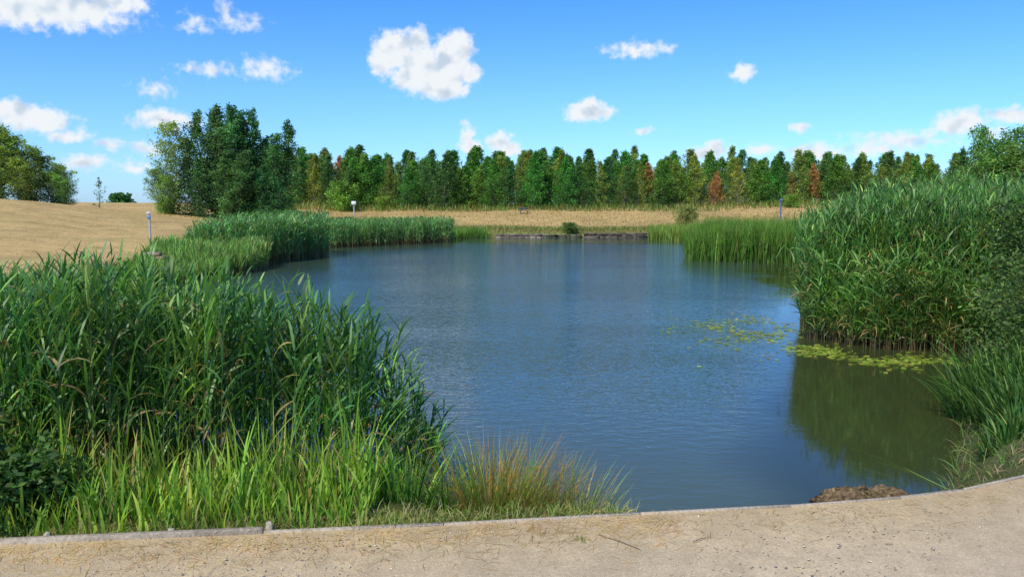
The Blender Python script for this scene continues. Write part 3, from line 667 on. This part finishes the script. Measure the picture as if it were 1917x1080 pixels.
# ---------------------------------------------------------------- sky
SUN_AZ=math.radians(212); SUN_EL=math.radians(48)   # clockwise from +Y
STR=.15
world=bpy.data.worlds.new('World'); scene.world=world; world.use_nodes=True
nt=world.node_tree; N=nt.nodes; L=nt.links; bg=N['Background']; bg.inputs['Strength'].default_value=STR
sky=N.new('ShaderNodeTexSky'); sky.sky_type='NISHITA'; sky.sun_disc=False; sky.sun_elevation=SUN_EL; sky.sun_rotation=SUN_AZ
sky.altitude=100; sky.air_density=1.0; sky.dust_density=.3; sky.ozone_density=2.0
CL=[(-8.15,10.1,1.6,1.3,1),(-5.93,8.5,2.7,1.2,1),(-4.25,9.8,1.5,1.5,1),(-6.5,10.9,.9,.95,1),(-3.6,10.75,.85,.85,1),(-9.1,9.4,.9,.9,.9),(-4.8,7.8,1.8,.85,1),(-2.9,8.7,.8,.6,.8),(-6.3,9.6,1.3,1.0,1),
(5.33,6.15,1.7,.7,.85),(5.5,6.4,.9,.75,.85),(8.9,10.3,2.3,.5,.44),(15.9,8.5,.75,.65,.62),(9.15,4.85,.65,.33,.48),(-3.2,4.5,.5,.9,.72),(-2.9,3.7,.9,.6,.72),(-.9,4.2,.85,.7,.68),(-.3,3.6,1.0,.5,.68),
(13.7,3.3,1.5,.5,.62),(14.2,3.6,.7,.6,.66),(19.6,4.8,.6,.33,.48),(20.6,3.2,1.8,.5,.62),(17.2,3.4,1.1,.4,.46),(25.7,3.8,3.0,.6,.42),(24,3.3,2.0,.5,.46),(28.8,4.7,1.4,.7,.72),(29.4,4.9,.8,.75,.76),(31.6,5.1,1.3,.55,.70),(30.7,4.0,1.0,.35,.46),
(-30.5,4.9,2.1,.8,.88),(-31.5,5.3,1.4,.75,.88),(-28.9,4.0,1.5,.4,.5),(-28,2.4,1.4,.5,.56),(-23.1,5.1,2.0,.6,.66),(-23.6,5.4,.9,.6,.76),(-26.5,3.5,.8,.4,.46),(-24.5,3.3,1.0,.5,.46),(-25.3,2.1,1.2,.35,.40),
(-28.6,11.6,4.0,1.25,.85),(-31,11.3,2.2,1.2,.8),(-25.3,12.2,1.5,.8,.6),(-18.4,11.5,1.5,.5,.30),(-19.3,12.2,.5,.8,.28),(-16.8,8.7,1.6,.7,.38),(-20.3,8.5,1.8,.42,.30),(-23.7,7.1,1.0,.45,.25),(-21.1,11.3,.8,.5,.24),
(50,10,6,3,1),(-52,9,6,3,1)]
def gm(op,a,b=None):
    k=N.new('ShaderNodeMath'); k.operation=op
    for i,v in enumerate((a,b)):
        if v is None: continue
        if isinstance(v,(int,float)): k.inputs[i].default_value=v
        else: L.new(v,k.inputs[i])
    return k.outputs[0]
def vm(op,a,b):
    k=N.new('ShaderNodeVectorMath'); k.operation=op
    for i,v in enumerate((a,b)):
        if isinstance(v,tuple): k.inputs[i].default_value=v
        elif v is not None: L.new(v,k.inputs[i])
    return k
tc=N.new('ShaderNodeTexCoord'); sp=N.new('ShaderNodeSeparateXYZ'); L.new(tc.outputs['Generated'],sp.inputs[0])
az=gm('MULTIPLY',gm('ARCTAN2',sp.outputs['X'],sp.outputs['Y']),57.2958); el=gm('MULTIPLY',gm('ARCSINE',sp.outputs['Z']),57.2958)
cx=N.new('ShaderNodeCombineXYZ'); L.new(az,cx.inputs[0]); L.new(el,cx.inputs[1]); P=cx.outputs[0]
wn=N.new('ShaderNodeTexNoise'); wn.inputs['Scale'].default_value=.9; wn.inputs['Detail'].default_value=3; L.new(P,wn.inputs['Vector'])
wa=vm('ADD',P,vm('MULTIPLY',vm('SUBTRACT',wn.outputs['Color'],(.5,.5,.5)).outputs[0],(1.2,.8,0)).outputs[0]).outputs[0]
cur=None
for (a,e_,rx,ry,wt) in CL:
    l=vm('LENGTH',vm('MULTIPLY',vm('SUBTRACT',wa,(a,e_,0)).outputs[0],(1/(rx*1.17),1/(ry*1.17),0)).outputs[0],None)
    f=gm('MULTIPLY',gm('SUBTRACT',1.0,l.outputs['Value']),wt)
    cur=f if cur is None else gm('MAXIMUM',cur,f)
def nz(v,sc=1.7,det=9,rg=.55):
    k=N.new('ShaderNodeTexNoise'); k.inputs['Scale'].default_value=sc; k.inputs['Detail'].default_value=det; k.inputs['Roughness'].default_value=rg; L.new(v,k.inputs['Vector']); return k.outputs['Fac']
n0=nz(P); nA=nz(P,.8,2,.4); nB=nz(vm('ADD',P,(-.4,.7,0)).outputs[0],.8,2,.4)
D=gm('ADD',gm('MAXIMUM',cur,-1.0),gm('MULTIPLY',gm('SUBTRACT',n0,.5),.95))
al=N.new('ShaderNodeMapRange'); al.interpolation_type='SMOOTHSTEP'; L.new(D,al.inputs[0]); al.inputs[1].default_value=-.10; al.inputs[2].default_value=.44
sh=N.new('ShaderNodeMapRange'); sh.interpolation_type='SMOOTHSTEP'; L.new(gm('ADD',gm('MULTIPLY',gm('SUBTRACT',nB,nA),1.6),gm('MULTIPLY',cur,.30)),sh.inputs[0]); sh.inputs[1].default_value=.05; sh.inputs[2].default_value=.70
q=1/STR
cc=N.new('ShaderNodeMix'); cc.data_type='RGBA'; L.new(sh.outputs[0],cc.inputs[0]); cc.inputs[6].default_value=(.88*q,.92*q,.96*q,1); cc.inputs[7].default_value=(.56*q,.67*q,.80*q,1)
rp=N.new('ShaderNodeValToRGB'); L.new(gm('DIVIDE',el,24.0),rp.inputs[0]); cr=rp.color_ramp
cr.elements[0].position=0; cr.elements[0].color=(.25,.40,.70,1)
cr.elements[1].position=1; cr.elements[1].color=(.15,.375,.66,1)
e2=cr.elements.new(.30); e2.color=(.22,.40,.63,1)
e3=cr.elements.new(.60); e3.color=(.15,.365,.69,1)
tn=vm('MULTIPLY',sky.outputs[0],vm('MULTIPLY',rp.outputs[0],(2,2,2)).outputs[0]).outputs[0]
mx=N.new('ShaderNodeMix'); mx.data_type='RGBA'; L.new(al.outputs[0],mx.inputs[0]); L.new(tn,mx.inputs[6]); L.new(cc.outputs[2],mx.inputs[7])
L.new(mx.outputs[2],bg.inputs['Color'])

sun=bpy.data.lights.new('sun','SUN'); sun.energy=4.8; sun.angle=math.radians(.5); sun.color=(1,.945,.84)
so=bpy.data.objects.new('sun',sun); COL.objects.link(so)
dv=Vector((math.sin(SUN_AZ)*math.cos(SUN_EL),math.cos(SUN_AZ)*math.cos(SUN_EL),math.sin(SUN_EL)))
so.rotation_euler=dv.to_track_quat('Z','Y').to_euler(); so.location=(0,-10,30)

cam=bpy.data.cameras.new('camera'); co=bpy.data.objects.new('camera',cam); COL.objects.link(co)
co.location=(0,0,2.2); co.rotation_euler=(math.radians(90-6.3),0,0); cam.lens=28; cam.sensor_width=36; cam.clip_start=.05; cam.clip_end=6000
scene.camera=co
scene.view_settings.view_transform='Standard'; scene.view_settings.look='None'; scene.view_settings.exposure=0
